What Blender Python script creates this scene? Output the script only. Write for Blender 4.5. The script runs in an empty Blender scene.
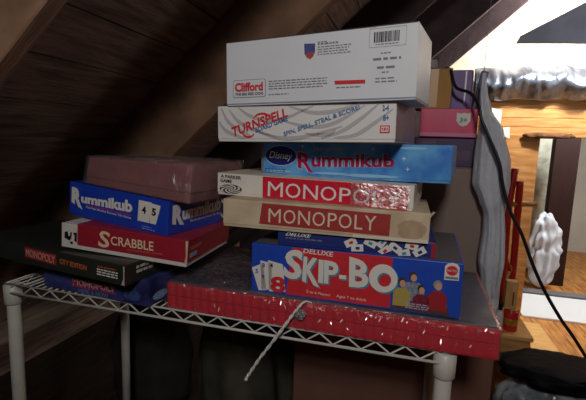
import bpy, bmesh, math, random
from mathutils import Vector, Matrix, noise
random.seed(7)
scn = bpy.context.scene
COL = scn.collection
R = math.radians
Z0 = 1.45                                   # camera height above the attic floor

# ------------------------------------------------------------------ camera
cam_d = bpy.data.cameras.new('camera'); cam = bpy.data.objects.new('camera', cam_d); COL.objects.link(cam)
cam_d.sensor_width = 36; cam_d.lens = 421.70 * 36 / 586; cam_d.clip_start = .02
r_ = Vector((.96201041, .27090186, .03388433)); u_ = Vector((-.06981294, .1241104, .98980946)); w_ = Vector((-.26393583, .95457257, -.13830796))
m = Matrix((r_, u_, -w_)).transposed().to_4x4(); m.translation = (0, 0, Z0); cam.matrix_world = m
scn.camera = cam
# ------------------------------------------------------------------ world, lights, exposure
w = bpy.data.worlds.new('world'); scn.world = w; w.use_nodes = True
w.node_tree.nodes['Background'].inputs[0].default_value = (.75, .85, 1, 1)
w.node_tree.nodes['Background'].inputs[1].default_value = .15
def area(name, loc, target, size, power, col):
    l = bpy.data.lights.new(name, 'AREA'); l.energy = power; l.size = size; l.color = col
    o = bpy.data.objects.new(name, l); COL.objects.link(o); o.location = loc
    o.rotation_euler = (Vector(target) - Vector(loc)).to_track_quat('-Z', 'Y').to_euler(); return o
area('attic_ceiling_light', (.10, -.58, Z0 + .68), (-.30, 1.1, Z0 - .1), 0.22, 13.0, (1, .965, .93))
area('added_far_room_fill', (2.0, 4.35, Z0 + .9), (1.5, 5.4, .5), .6, 120, (.92, .97, 1))  # added fill lightening the far room; no window behind it
area('added_side_fill', (2.0, 2.5, Z0 + 1.0), (.1, 1.4, Z0 - .1), .6, 70, (.88, .94, 1))  # added fill brightening the boxes' right sides; there is no dormer
scn.view_settings.view_transform = 'Standard'; scn.view_settings.look = 'None'
scn.view_settings.gamma = 1; scn.view_settings.use_curve_mapping = False
scn.view_settings.exposure = 0.0

# ------------------------------------------------------------------ materials
def lin(c):
    c = c / 255
    return c / 12.92 if c <= .04045 else ((c + .055) / 1.055) ** 2.4
def rgb(r, g, b): return (lin(r), lin(g), lin(b), 1)
MATS = {}
def mat(name, col, rough=.6, spec=.4, metal=0, var=.0, vscale=30, bump=0, bscale=60, coat=0, stretch=(1, 1, 1), col2=None):
    if name in MATS: return MATS[name]
    M = bpy.data.materials.new(name); M.use_nodes = True; nt = M.node_tree; b = nt.nodes['Principled BSDF']
    b.inputs['Roughness'].default_value = rough; b.inputs['Specular IOR Level'].default_value = spec
    b.inputs['Metallic'].default_value = metal; b.inputs['Coat Weight'].default_value = coat
    b.inputs['Coat Roughness'].default_value = .12
    c = rgb(*col); b.inputs['Base Color'].default_value = c
    if var or bump:
        tc = nt.nodes.new('ShaderNodeTexCoord'); mp = nt.nodes.new('ShaderNodeMapping'); mp.inputs['Scale'].default_value = stretch
        nt.links.new(tc.outputs['Object'], mp.inputs['Vector'])
    if var:
        n = nt.nodes.new('ShaderNodeTexNoise'); n.inputs['Scale'].default_value = vscale; n.inputs['Detail'].default_value = 6
        nt.links.new(mp.outputs[0], n.inputs['Vector'])
        rp = nt.nodes.new('ShaderNodeValToRGB'); d = col2 and rgb(*col2) or tuple(x * (1 - var) for x in c[:3]) + (1,)
        rp.color_ramp.elements[0].position = .35; rp.color_ramp.elements[1].position = .65
        rp.color_ramp.elements[0].color = d; rp.color_ramp.elements[1].color = c
        nt.links.new(n.outputs['Fac'], rp.inputs[0]); nt.links.new(rp.outputs[0], b.inputs['Base Color'])
    if bump:
        n2 = nt.nodes.new('ShaderNodeTexNoise'); n2.inputs['Scale'].default_value = bscale; n2.inputs['Detail'].default_value = 4
        nt.links.new(mp.outputs[0], n2.inputs['Vector'])
        bp = nt.nodes.new('ShaderNodeBump'); bp.inputs['Strength'].default_value = bump; bp.inputs['Distance'].default_value = .01
        nt.links.new(n2.outputs['Fac'], bp.inputs['Height']); nt.links.new(bp.outputs[0], b.inputs['Normal'])
    MATS[name] = M; return M
def film(name, tint=(235, 235, 240), haze=.10, rough=.12, bump=.6, bscale=22, gloss=1.0, edge=.25):
    """clear plastic film: see-through, with a glossy coat and a little milky haze"""
    M = bpy.data.materials.new(name); M.use_nodes = True; nt = M.node_tree; N = nt.nodes; L = nt.links
    out = N['Material Output']; N.remove(N['Principled BSDF'])
    tr = N.new('ShaderNodeBsdfTransparent'); df = N.new('ShaderNodeBsdfDiffuse'); gl = N.new('ShaderNodeBsdfGlossy')
    df.inputs[0].default_value = rgb(*tint); gl.inputs['Roughness'].default_value = rough
    m1 = N.new('ShaderNodeMixShader'); m1.inputs[0].default_value = haze; L.new(tr.outputs[0], m1.inputs[1]); L.new(df.outputs[0], m1.inputs[2])
    fr = N.new('ShaderNodeLayerWeight'); fr.inputs['Blend'].default_value = .5
    pw = N.new('ShaderNodeMath'); pw.operation = 'POWER'; pw.inputs[1].default_value = 3.0; L.new(fr.outputs['Facing'], pw.inputs[0])
    mu = N.new('ShaderNodeMath'); mu.operation = 'MULTIPLY_ADD'; mu.inputs[1].default_value = edge; mu.inputs[2].default_value = .05 * gloss; L.new(pw.outputs[0], mu.inputs[0])
    m2 = N.new('ShaderNodeMixShader'); L.new(mu.outputs[0], m2.inputs[0]); L.new(m1.outputs[0], m2.inputs[1]); L.new(gl.outputs[0], m2.inputs[2])
    tc = N.new('ShaderNodeTexCoord'); n = N.new('ShaderNodeTexNoise'); n.inputs['Scale'].default_value = bscale; n.inputs['Detail'].default_value = 5
    n.inputs['Distortion'].default_value = 1.2
    L.new(tc.outputs['Object'], n.inputs['Vector']); bp = N.new('ShaderNodeBump'); bp.inputs['Strength'].default_value = bump; bp.inputs['Distance'].default_value = .05
    L.new(n.outputs['Fac'], bp.inputs['Height'])
    for s in (gl, fr): L.new(bp.outputs[0], s.inputs['Normal'])
    L.new(m2.outputs[0], out.inputs[0]); MATS[name] = M; return M
def emit(name, col, s):
    M = bpy.data.materials.new(name); M.use_nodes = True; b = M.node_tree.nodes['Principled BSDF']
    b.inputs['Emission Color'].default_value = rgb(*col); b.inputs['Emission Strength'].default_value = s; return M

# ------------------------------------------------------------------ builders
def link(name, bm, m, parent=None, smooth=False):
    me = bpy.data.meshes.new(name); bmesh.ops.recalc_face_normals(bm, faces=bm.faces); bm.normal_update(); bm.to_mesh(me); bm.free()
    if smooth:
        for p in me.polygons: p.use_smooth = True
    me.materials.append(m); o = bpy.data.objects.new(name, me); COL.objects.link(o)
    if parent: o.parent = parent
    return o
def tag(o, label, cat, group=None):
    o['label'] = label; o['category'] = cat
    if group: o['group'] = group
    return o
def thing(name, label, cat, loc, rot=(0, 0, 0), group=None):
    o = bpy.data.objects.new(name, None); COL.objects.link(o); o.location = loc; o.rotation_euler = rot
    o.empty_display_size = .05
    return tag(o, label, cat, group)
def struct(o): o['kind'] = 'structure'; return o
def add_box(bm, lo, hi, bev=0, seg=2):
    vs = [bm.verts.new((x, y, z)) for x in (lo[0], hi[0]) for y in (lo[1], hi[1]) for z in (lo[2], hi[2])]
    fs = [bm.faces.new([vs[i] for i in f]) for f in ((0, 1, 3, 2), (4, 6, 7, 5), (0, 4, 5, 1), (2, 3, 7, 6), (0, 2, 6, 4), (1, 5, 7, 3))]
    if bev:
        es = list({e for f in fs for e in f.edges})
        bmesh.ops.bevel(bm, geom=es, offset=bev, segments=seg, affect='EDGES', profile=.5)
def box(name, lo, hi, m, parent=None, bev=.0015):
    bm = bmesh.new(); add_box(bm, lo, hi, bev); return link(name, bm, m, parent)
def add_tube(bm, pts, rad, n=8, cap=True):
    pts = [Vector(p) for p in pts]; rings = []; prev = None
    for i, p in enumerate(pts):
        a = pts[max(i - 1, 0)]; b = pts[min(i + 1, len(pts) - 1)]; t = (b - a).normalized()
        if prev is None:
            up = Vector((0, 0, 1)) if abs(t.z) < .9 else Vector((1, 0, 0)); x = t.cross(up).normalized()
        else: x = (prev - t * prev.dot(t)).normalized()
        prev = x; y = t.cross(x); rr = rad[i] if isinstance(rad, (list, tuple)) else rad
        rings.append([bm.verts.new(p + (x * math.cos(2 * math.pi * k / n) + y * math.sin(2 * math.pi * k / n)) * rr) for k in range(n)])
    for A, B in zip(rings, rings[1:]):
        for k in range(n): bm.faces.new((A[k], A[(k + 1) % n], B[(k + 1) % n], B[k]))
    if cap: bm.faces.new(rings[0][::-1]); bm.faces.new(rings[-1])
def spline(P, n=8):
    P = [Vector(p) for p in P]; out = []
    for i in range(len(P) - 1):
        a = P[max(i - 1, 0)]; b = P[i]; c = P[i + 1]; d = P[min(i + 2, len(P) - 1)]
        for k in range(n):
            t = k / n; out.append(.5 * ((2 * b) + (c - a) * t + (2 * a - 5 * b + 4 * c - d) * t * t + (3 * b - a - 3 * c + d) * t ** 3))
    return out + [P[-1]]
def tube(name, pts, rad, m, parent=None, n=10, smooth=True):
    bm = bmesh.new(); add_tube(bm, pts, rad, n); return link(name, bm, m, parent, smooth)
def lathe(name, prof, m, parent=None, n=24, loc=(0, 0, 0)):
    bm = bmesh.new(); rings = []
    for r, z in prof: rings.append([bm.verts.new((loc[0] + r * math.cos(2 * math.pi * k / n), loc[1] + r * math.sin(2 * math.pi * k / n), loc[2] + z)) for k in range(n)])
    for A, B in zip(rings, rings[1:]):
        for k in range(n): bm.faces.new((A[k], A[(k + 1) % n], B[(k + 1) % n], B[k]))
    bm.faces.new(rings[0][::-1]); bm.faces.new(rings[-1]); return link(name, bm, m, parent, True)
# ---- print on a box face.  face frame: u along the face, v up, out = away from the box
def fmap(face, g):
    w, h, d = g
    if face == 'front': return lambda u, v, o: Vector((u, -o, v))
    if face == 'right': return lambda u, v, o: Vector((w + o, u, v))
    if face == 'top': return lambda u, v, o: Vector((u, v, h + o))
def patch(name, pts, m, parent, g, lay=1, face='front', th=.0003):
    """a flat printed area, a hair thick; pts = outline in face metres (or a list of outlines)"""
    F = fmap(face, g); bm = bmesh.new(); sets = pts if isinstance(pts[0][0], (tuple, list)) else [pts]
    for P in sets:
        top = [bm.verts.new(F(u, v, .0004 * lay + th)) for u, v in P]; bot = [bm.verts.new(F(u, v, -.0004)) for u, v in P]
        bm.faces.new(top); bm.faces.new(bot[::-1])
        for k in range(len(P)): bm.faces.new((bot[k], bot[(k + 1) % len(P)], top[(k + 1) % len(P)], top[k]))
    bmesh.ops.recalc_face_normals(bm, faces=bm.faces); return link(name, bm, m, parent)
def rect(u0, v0, u1, v1): return [(u0, v0), (u1, v0), (u1, v1), (u0, v1)]
def oval(u, v, a, b, n=28, ph=0): return [(u + a * math.cos(2 * math.pi * k / n + ph), v + b * math.sin(2 * math.pi * k / n + ph)) for k in range(n)]
def text(name, s, quad, m, parent, g, lay=2, face='front', bold=0, shear=0, th=.0003):
    """lettering warped into quad = TL, TR, BR, BL in face metres"""
    c = bpy.data.curves.new('t', 'FONT'); c.body = s; c.offset = bold; c.shear = shear; c.extrude = .01; c.resolution_u = 3
    o = bpy.data.objects.new('t', c); COL.objects.link(o); dg = bpy.context.evaluated_depsgraph_get()
    me = bpy.data.meshes.new_from_object(o.evaluated_get(dg)); bpy.data.objects.remove(o); bpy.data.curves.remove(c)
    xs = [v.co.x for v in me.vertices]; ys = [v.co.y for v in me.vertices]; x0, x1, y0, y1 = min(xs), max(xs), min(ys), max(ys)
    F = fmap(face, g); TL, TR, BR, BL = [Vector(q) for q in quad]
    for v in me.vertices:
        a = (v.co.x - x0) / (x1 - x0); b = (v.co.y - y0) / (y1 - y0)
        p = (BL * (1 - a) + BR * a) * (1 - b) + (TL * (1 - a) + TR * a) * b
        v.co = F(p.x, p.y, .0004 * lay + (th if v.co.z > 0 else 0))
    me.name = name; me.materials.clear(); me.materials.append(m)
    o = bpy.data.objects.new(name, me); COL.objects.link(o); o.parent = parent; return o
def tq(u0, v0, u1, v1): return [(u0, v1), (u1, v1), (u1, v0), (u0, v0)]
def lines(u0, v0, u1, v1, n, seedv=1, fill=.5, dash=True):
    """outlines of n rows of print too small to read"""
    rr = random.Random(seedv); out = []; dv = (v1 - v0) / n
    for i in range(n):
        v = v1 - dv * (i + 1) + dv * .2; u = u0; end = u1 - (u1 - u0) * rr.uniform(0, .12)
        while u < end:
            L = rr.uniform(.5, 1.4) * dv * 1.6 if dash else end - u
            out.append(rect(u, v, min(u + L, end), v + dv * fill)); u += L + dv * .45
    return out

# ------------------------------------------------------------------ common materials
ROOF = mat('dark_roof_board', (150, 126, 112), .85, .2, var=.5, vscale=9, bump=.5, bscale=30, stretch=(6, .6, 6))
RAFT = mat('rafter_wood', (138, 106, 84), .8, .25, var=.45, vscale=7, bump=.4, bscale=25, stretch=(1, 8, 1))
DARKR = mat('shade_dark_wood', (84, 72, 76), .85, .15, var=.35, vscale=7, bump=.4, bscale=25, stretch=(1, 8, 1))  # darker wood copy, shade put into the colour of far rafters and partition
YELW = mat('yellow_pine', (206, 154, 96), .6, .3, var=.3, vscale=6, bump=.2, bscale=20, stretch=(1, 5, 7), col2=(172, 118, 66))
FLOORM = mat('floor_board_wood', (214, 150, 78), .5, .4, var=.4, vscale=5, bump=.2, bscale=18, stretch=(7, 1, 1), col2=(160, 98, 46))
WHITEC = mat('white_card', (226, 226, 228), .45, .4, var=.06, vscale=14)
INK = mat('black_ink', (24, 22, 24), .5, .4)
GREYINK = mat('grey_ink', (120, 122, 130), .5, .3)
REDP = mat('red_print', (212, 50, 60), .42, .4, var=.12, vscale=40)
WHITEP = mat('white_print', (228, 224, 220), .45, .4)
KRAFT = mat('kraft_cardboard', (176, 132, 78), .8, .2, var=.12, vscale=12)
DARKKR = mat('dark_brown_cardboard', (128, 92, 80), .85, .15, var=.15, vscale=8)
FILM = film('clear_plastic_film')
FILMG = film('glossy_plastic_film', haze=.03, rough=.14, bump=.35, bscale=34, gloss=1.3, edge=.2)

# ------------------------------------------------------------------ attic shell
SL = .9; CR = 1.09 + Z0; NS = Vector((-SL, 0, 1)).normalized(); DS = Vector((1, 0, SL)).normalized()
RX = .85; RZ = CR + SL * RX
def boards(name, m, rows, y0, y1, gap=.006, th=.02):
    bm = bmesh.new(); rr = random.Random(3)
    for P, D, Nn, wd in rows:
        off = rr.uniform(-.004, .004)
        A = [P + D * gap / 2, P + D * (wd - gap / 2)]
        vs = []
        for q in A:
            for y in (y0, y1):
                for k in (0, 1): vs.append(bm.verts.new(Vector((q.x, y, q.z)) + Nn * (th * k + off)))
        for f in ((0, 1, 3, 2), (4, 6, 7, 5), (0, 4, 5, 1), (2, 3, 7, 6), (0, 2, 6, 4), (1, 5, 7, 3)): bm.faces.new([vs[i] for i in f])
        q = [P - D * .01 + Nn * .024, P + D * (wd + .01) + Nn * .024]
        f = [bm.verts.new((q[0].x, y0, q[0].z)), bm.verts.new((q[1].x, y0, q[1].z)), bm.verts.new((q[1].x, y1, q[1].z)), bm.verts.new((q[0].x, y1, q[0].z))]
        bm.faces.new(f)
    bmesh.ops.recalc_face_normals(bm, faces=bm.faces); return struct(link(name, bm, m))
xl = -2.75
n = int((RX - xl) / DS.x / .17)
boards('ceiling', ROOF, [(Vector((xl, 0, CR + SL * xl)) + DS * (.17 * i), DS, NS, .17) for i in range(n + 1)], -1.6, 6.9)
D2 = Vector((1, 0, -SL)).normalized(); N2 = Vector((SL, 0, 1)).normalized()
boards('ceiling', ROOF, [(Vector((RX + .02, 0, RZ)) + D2 * (.17 * i), D2, N2, .17) for i in range(19)], -1.6, 6.9)
bm = bmesh.new()
for i in range(32): add_box(bm, (-2.7 + i * .18, -1.6, -.03), (-2.7 + i * .18 + .177, 6.9, 0), .002, 1)
struct(link('floor', bm, FLOORM))
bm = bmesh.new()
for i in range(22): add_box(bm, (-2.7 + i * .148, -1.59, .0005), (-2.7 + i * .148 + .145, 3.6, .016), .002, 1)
struct(link('floor', bm, mat('shade_dark_board', (62, 52, 46), .9, .15, var=.4, vscale=6, bump=.3, bscale=18, stretch=(7, 1, 1))))  # darker boards put the floor's shade near the shelf into the colour
def rafter(name, y, cl, th=.045, m=None, x0=None, x1=None):
    """a rafter under the left slope; cl = its underside's height at x = 0"""
    bm = bmesh.new(); a = -2.6 if x0 is None else x0; b = RX if x1 is None else x1
    prof = []
    for x in (a, b): prof += [(x, CR + SL * x - .003), (x, cl + Z0 + SL * x)]
    v = [[bm.verts.new((x, yy, z)) for x, z in (prof[0], prof[1], prof[3], prof[2])] for yy in (y, y + th)]
    bm.faces.new(v[0]); bm.faces.new(v[1][::-1])
    for k in range(4): bm.faces.new((v[0][k], v[1][k], v[1][(k + 1) % 4], v[0][(k + 1) % 4]))
    bmesh.ops.recalc_face_normals(bm, faces=bm.faces); bmesh.ops.bevel(bm, geom=bm.edges[:], offset=.003, segments=1, affect='EDGES')
    return struct(link(name, bm, m or RAFT))
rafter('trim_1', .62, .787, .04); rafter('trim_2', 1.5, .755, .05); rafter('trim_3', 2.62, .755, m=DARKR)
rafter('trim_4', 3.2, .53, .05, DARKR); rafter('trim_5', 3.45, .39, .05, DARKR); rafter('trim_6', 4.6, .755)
PLAST = mat('pale_wall_lining', (206, 200, 184), .9, .1, var=.15, vscale=3)
# far partition with its plank header and plywood jamb; open doorway to a further room
bm = bmesh.new()
for k in range(4): add_box(bm, (.50, 3.80, Z0 + .10 + .074 * k), (1.9, 3.825, Z0 + .10 + .074 * k + .072), .003, 1)
struct(link('trim_7', bm, YELW))
struct(box('trim_8', (.715, 3.76, 0), (.965, 3.80, Z0 + .11), YELW, bev=.004))
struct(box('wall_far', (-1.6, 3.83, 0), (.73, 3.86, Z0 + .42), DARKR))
struct(box('wall_far', (1.75, 3.83, 0), (2.8, 3.86, Z0 + .42), YELW))
INS = mat('pale_fibre_insulation', (246, 236, 214), .95, .05, var=.2, vscale=9, bump=.6, bscale=14)
bm = bmesh.new()
vs = [(x, y, z) for y in (3.9, 3.94) for x, z in ((-1.4, Z0 + .40), (2.4, Z0 + .40), (2.4, CR - .3), (RX, RZ), (-.4, CR - .36))]
v = [bm.verts.new(p) for p in vs]; bm.faces.new(v[:5]); bm.faces.new(v[5:][::-1])
for k in range(5): bm.faces.new((v[k], v[5 + k], v[5 + (k + 1) % 5], v[(k + 1) % 5]))
bmesh.ops.recalc_face_normals(bm, faces=bm.faces); struct(link('wall_gable', bm, INS))
struct(box('wall_back', (-2.6, 6.85, 0), (2.8, 6.9, 3.3), PLAST))
struct(box('wall_front', (-2.6, -1.62, 0), (2.8, -1.58, 3.4), ROOF))
struct(box('wall_right', (2.72, -1.6, 0), (2.78, 6.9, 1.6), ROOF))
struct(box('wall_left', (-2.3, -1.6, 0), (-2.25, 6.9, .52), ROOF))
struct(box('trim_9', (-1.95, -1.5, .46), (-1.78, 6.8, .53), mat('grey_plate_wood', (140, 122, 108), .85, .2, var=.3, vscale=8, stretch=(6, 1, 6)), bev=.003))
# ------------------------------------------------------------------ the game boxes
def game(name, label, x, y, z, w, yaw, roll, size=1):  # size: upper boxes scaled about the camera, their positions scaled to suit
    """Empty at the lower front left corner; roll leans the box in its own front plane about the middle"""
    a, t = R(yaw), R(roll); hx = Vector((math.cos(a), math.sin(a), 0)); ex = hx * math.cos(t) + Vector((0, 0, math.sin(t)))
    p = Vector((x, y, z + Z0)) + (hx * w / 2 - ex * w / 2) * size
    o = thing(name, label, 'board game', p, (0, -t, a), 'boxed games piled on the wire shelf'); o.scale = (size, size, size); return o
def carton_body(t, g, m_lid, m_base=None, lid_z=.006, name='lid', over=.0016):
    w, h, d = g
    box('base', (over, over, 0), (w - over, d - over, h * .9), m_base or m_lid, t, .001)
    box(name, (0, 0, lid_z), (w, d, h), m_lid, t, .0018)

# shelf level: Z0 - .482
SH = Z0 - .4825
# --- wire shelf unit
METAL = mat('white_enamel_wire', (206, 204, 196), .4, .5, var=.08, vscale=20)
t = thing('wire_shelf', 'white wire shelf unit with zigzag rails and round posts under the games', 'shelf', (-.52, 1.24, 0))
def P(x, y, z): return Vector((x + .52, y - 1.24, z))
X0, X1, Y0_, Y1_ = -1.235, .125, 1.015, 1.46
def rail(nm, A, B, n):
    bm = bmesh.new(); A = Vector(A); B = Vector(B)
    up = Vector((0, 0, .030)); add_tube(bm, [A, B], .0040, 8); add_tube(bm, [A + up, B + up], .0030, 8)
    pts = []
    for i in range(2 * n + 1): pts.append(A + (B - A) * (i / (2 * n)) + up * (.93 if i % 2 else .07))
    add_tube(bm, pts, .0028, 6); return link(nm, bm, METAL, t, True)
zb = SH - .0335
rail('front_rail', P(X0, Y0_, zb), P(X1, Y0_, zb), 19); rail('back_rail', P(X0, Y1_, zb), P(X1, Y1_, zb), 18)
rail('side_rail', P(X0, Y0_, zb), P(X0, Y1_, zb), 6); rail('side_rail', P(X1, Y0_, zb), P(X1, Y1_, zb), 6)
bm = bmesh.new()
for i in range(54): x = X0 + .02 + i * .025; add_tube(bm, [P(x, Y0_, SH - .0022), P(x, Y1_, SH - .0022)], .0020, 5)
for y in (1.13, 1.24, 1.35): add_tube(bm, [P(X0, y, SH - .0070), P(X1, y, SH - .0070)], .0028, 6)
link('wire_deck', bm, METAL, t, True)
for x, y in ((.112, 1.035), (-1.228, 1.035), (-1.125, 1.455), (.112, 1.455)):
    p = P(x, y, 0); pr = .0205 if y < 1.2 else .0175
    q = lathe('post', [(pr, 0), (pr, SH - .012), (pr * .9, SH - .008)], METAL, t, 24, p)
    s = lathe('sleeve', [(pr + .001, SH - .078), (pr + .0065, SH - .072), (pr + .007, SH - .012), (pr + .002, SH - .010)], METAL, q, 24, p)

# --- long red pack wrapped in plastic film, under the right-hand stack
RX0, RW, RD, RH = -.643, .865, .445, .0765
t = game('wrapped_game_pack', 'long flat red pack wrapped in shiny clear plastic lying on the wire shelf', RX0, 1.0176, -.4817, RW, -.88, .06)
RIB = mat('red_glossy_card', (206, 34, 52), .32, .5, var=.10, vscale=25, bump=.08, bscale=40, coat=.5)
DKTOP = mat('dark_grey_card', (90, 90, 98), .4, .4, var=.4, vscale=7, col2=(64, 62, 78))
bm = bmesh.new()
nx = 46
def ribbed(bm, z0, z1, out):
    rr = random.Random(int(z0 * 1e4)); ring = []
    pts = []
    per = [(0, 0, 1, 0, RW, 0, -1), (RW, 0, 0, 1, RD, 1, 0), (RW, RD, -1, 0, RW, 0, 1), (0, RD, 0, -1, RD, -1, 0)]
    for ax, ay, dx, dy, L, nx_, ny_ in per:
        k = int(L / .0125)
        for i in range(k):
            s = L * i / k; o = out + (.0042 if i % 2 else 0) + rr.uniform(-.0004, .0004)
            if i == 0: o = 0
            pts.append((ax + dx * s + nx_ * o, ay + dy * s + ny_ * o))
    lo = [bm.verts.new((x, y, z0)) for x, y in pts]; a = [bm.verts.new((x, y, z0 + (z1 - z0) * .15)) for x, y in pts]
    hi = [bm.verts.new((x, y, z1)) for x, y in pts]; n = len(pts)
    for A, B in ((lo, a), (a, hi)):
        for k in range(n): bm.faces.new((A[k], A[(k + 1) % n], B[(k + 1) % n], B[k]))
    bm.faces.new(lo[::-1]); bm.faces.new(hi)
ribbed(bm, .0, .037, 0); link('tray', bm, RIB, t)
bm = bmesh.new(); ribbed(bm, .039, RH - .004, .0006); link('lid', bm, RIB, t)
box('top_panel', (.004, .004, RH - .0035), (RW - .004, RD - .004, RH), DKTOP, t, .001)
# film: a wrinkled skin round the pack
bm = bmesh.new(); add_box(bm, (-.004, -.0045, -.0002), (RW + .004, RD + .004, RH + .0015), 0)
bmesh.ops.subdivide_edges(bm, edges=[e for e in bm.edges if abs(e.verts[0].co.x - e.verts[1].co.x) > .5], cuts=60, use_grid_fill=True)
bmesh.ops.subdivide_edges(bm, edges=[e for e in bm.edges if abs(e.verts[0].co.y - e.verts[1].co.y) > .3], cuts=20, use_grid_fill=True)
bmesh.ops.subdivide_edges(bm, edges=[e for e in bm.edges if abs(e.verts[0].co.z - e.verts[1].co.z) > .05], cuts=5, use_grid_fill=True)
for v in bm.verts:
    c = v.co; k = noise.noise(c * 26) * .0022 + noise.noise(c * 60) * .0010
    if c.z > RH: c.z += max(k, -.001) * 1.5 + 0
    elif c.y < 0: c.y -= max(k + .0032, .002) if c.z > .004 else 0
    elif c.x > RW: c.x += max(k * 1.6, 0)
link('plastic_film', bm, FILMG, t, True)
bm = bmesh.new(); rr = random.Random(31)  # added film facets, tilted upward to catch the lamp as glints
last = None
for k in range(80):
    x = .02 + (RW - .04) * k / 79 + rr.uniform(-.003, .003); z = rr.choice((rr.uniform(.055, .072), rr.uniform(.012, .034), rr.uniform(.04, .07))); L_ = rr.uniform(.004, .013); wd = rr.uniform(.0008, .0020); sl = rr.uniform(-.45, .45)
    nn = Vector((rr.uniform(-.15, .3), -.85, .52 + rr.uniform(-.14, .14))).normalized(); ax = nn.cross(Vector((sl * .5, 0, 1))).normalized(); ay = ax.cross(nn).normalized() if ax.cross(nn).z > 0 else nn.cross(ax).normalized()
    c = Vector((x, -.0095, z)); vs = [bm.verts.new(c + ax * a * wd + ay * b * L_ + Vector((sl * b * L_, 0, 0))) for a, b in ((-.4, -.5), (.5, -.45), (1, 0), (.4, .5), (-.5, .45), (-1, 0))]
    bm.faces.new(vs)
    if last:                                                      # a hair-thin strip joins each glint facet to the next
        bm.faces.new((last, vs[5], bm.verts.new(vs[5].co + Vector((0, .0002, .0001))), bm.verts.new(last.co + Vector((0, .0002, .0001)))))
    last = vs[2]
link('film_glint_creases', bm, film('glint_film', haze=.05, rough=.22, bump=0, gloss=6.0, edge=0), t)
bm = bmesh.new(); NXf, NYf = 60, 80; gr = []
for i in range(NXf + 1):
    col_ = []
    for j in range(NYf + 1):
        a, b = i / NXf, j / NYf; x = .012 + .232 * a; y = .010 + .43 * b; q = Vector((x * 8 - y * 5, y * 4 + x * 4, 2.0))
        edge_ = min(1, 6 * min(a, 1 - a, b * 1.5, 1 - b)); h_ = .010 + .012 * noise.noise(q) + .007 * abs(noise.noise(q * 3.1)) + .003 * noise.noise(q * 8)
        col_.append(bm.verts.new((x, y, RH + .0015 + max(.0015, h_) * edge_)))
    gr.append(col_)
for i in range(NXf):
    for j in range(NYf): bm.faces.new((gr[i][j], gr[i + 1][j], gr[i + 1][j + 1], gr[i][j + 1]))
link('film_fold', bm, film('folded_grey_film', tint=(150, 136, 158), haze=.10, rough=.12, bump=1.0, bscale=18, gloss=2.4, edge=.8), t, True)
# gathered knot of film and the twisted tail hanging over the front edge
TW = mat('twisted_clear_plastic', (236, 234, 230), .18, .7, var=.2, vscale=60, bump=.6, bscale=120, coat=.6)
bm = bmesh.new(); kc = Vector((RX0, 1.0176, SH)); kx = lambda x, y, z: Vector((x - RX0, y - 1.0176, z + .4817))
bmesh.ops.create_icosphere(bm, subdivisions=4, radius=.013)
for v in bm.verts:
    v.co *= 1 + .45 * noise.noise(v.co * 160); v.co.y *= .7; v.co += kx(-.245, 1.004, -.438)
link('film_knot', bm, mat('crumpled_silver_film', (190, 190, 192), .15, .8, var=.7, vscale=140, bump=.8, bscale=150, metal=.3, coat=.5), t, True)
pts = spline([kx(-.222, 1.008, -.404), kx(-.236, .999, -.402), kx(-.262, .990, -.436), kx(-.300, .984, -.497), kx(-.345, .984, -.565), kx(-.378, .984, -.622), kx(-.384, .984, -.634)], 10)
bm = bmesh.new(); rads = [.0022 + .0018 * min(i / 25, 1) for i in range(len(pts))]
for s in (0, math.pi):
    hel = [p + Vector((math.cos(i * .9 + s), math.sin(i * .9 + s), 0)) * rads[i] * .55 for i, p in enumerate(pts)]
    add_tube(bm, hel, [r * .75 for r in rads], 8)
link('film_tail', bm, TW, t, True)

# --- deep blue card game box at the front of the stack
BLUE = mat('royal_blue_print', (34, 76, 186), .42, .4, var=.12, vscale=30)
CREAM = mat('cream_print', (226, 222, 214), .45, .4)
TEAL = mat('teal_print', (52, 150, 176), .45, .4)
g = (.5299, .1334, .36)
t = game('game_box', 'deep blue box with big white lettering on red, bottom of the tall stack', -.3947, 1.0335, -.4038, .5299, -1.82, .68)
box('base', (.001, .001, 0), (g[0] - .001, g[2] - .001, .12), BLUE, t, .001)
box('lid', (0, 0, .004), g[:1] + (g[2], g[1]), BLUE, t, .0018)
box('top_panel', (.004, .012, g[1] - .001), (g[0] - .004, g[2] - .004, g[1] + .0004), mat('grey_lid_top', (104, 100, 98), .45, .4, var=.2, vscale=6), t, 0)  # lid top coloured plain grey over the blue
patch('red_panel', [(.1141, .1322), (.0996, .0045), (.3681, .0045), (.3693, .1322)], REDP, t, g, 1)
def skip_title(nm, m, lay, du, dv):
    Q = lambda *q: [(a + du, b + dv) for a, b in q]
    for s, q in (('S', Q((.098, .126), (.146, .128), (.140, .046), (.089, .050))), ('K', Q((.146, .112), (.186, .110), (.190, .034), (.143, .046))),
                 ('I', Q((.186, .108), (.199, .108), (.199, .046), (.186, .047))), ('P', Q((.200, .108), (.238, .106), (.236, .047), (.201, .047))),
                 ('-', Q((.240, .074), (.258, .074), (.258, .064), (.240, .064))), ('B', Q((.264, .124), (.315, .114), (.313, .048), (.266, .046))), ):
        text(nm, s, q, m, t, g, lay, bold=.035)
    ring = oval(.3490 + du, .0775 + dv, .0345, .0355, 40); hole = oval(.352 + du, .0745 + dv, .0165, .0175, 40)
    F = fmap('front', g); bm = bmesh.new(); A = [bm.verts.new(F(u, v, .0004 * lay + .0003)) for u, v in ring]; B = [bm.verts.new(F(u, v, .0004 * lay + .0003)) for u, v in hole]
    C = [bm.verts.new(F(u, v, .0004)) for u, v in ring]
    for k in range(40):
        j = (k + 1) % 40; bm.faces.new((A[k], A[j], B[j], B[k])); bm.faces.new((C[k], C[j], A[j], A[k]))
    link(nm, bm, m, t)
skip_title('title_shadow', TEAL, 2, .0035, -.0035); skip_title('title_letter', CREAM, 4, 0, 0)
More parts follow.
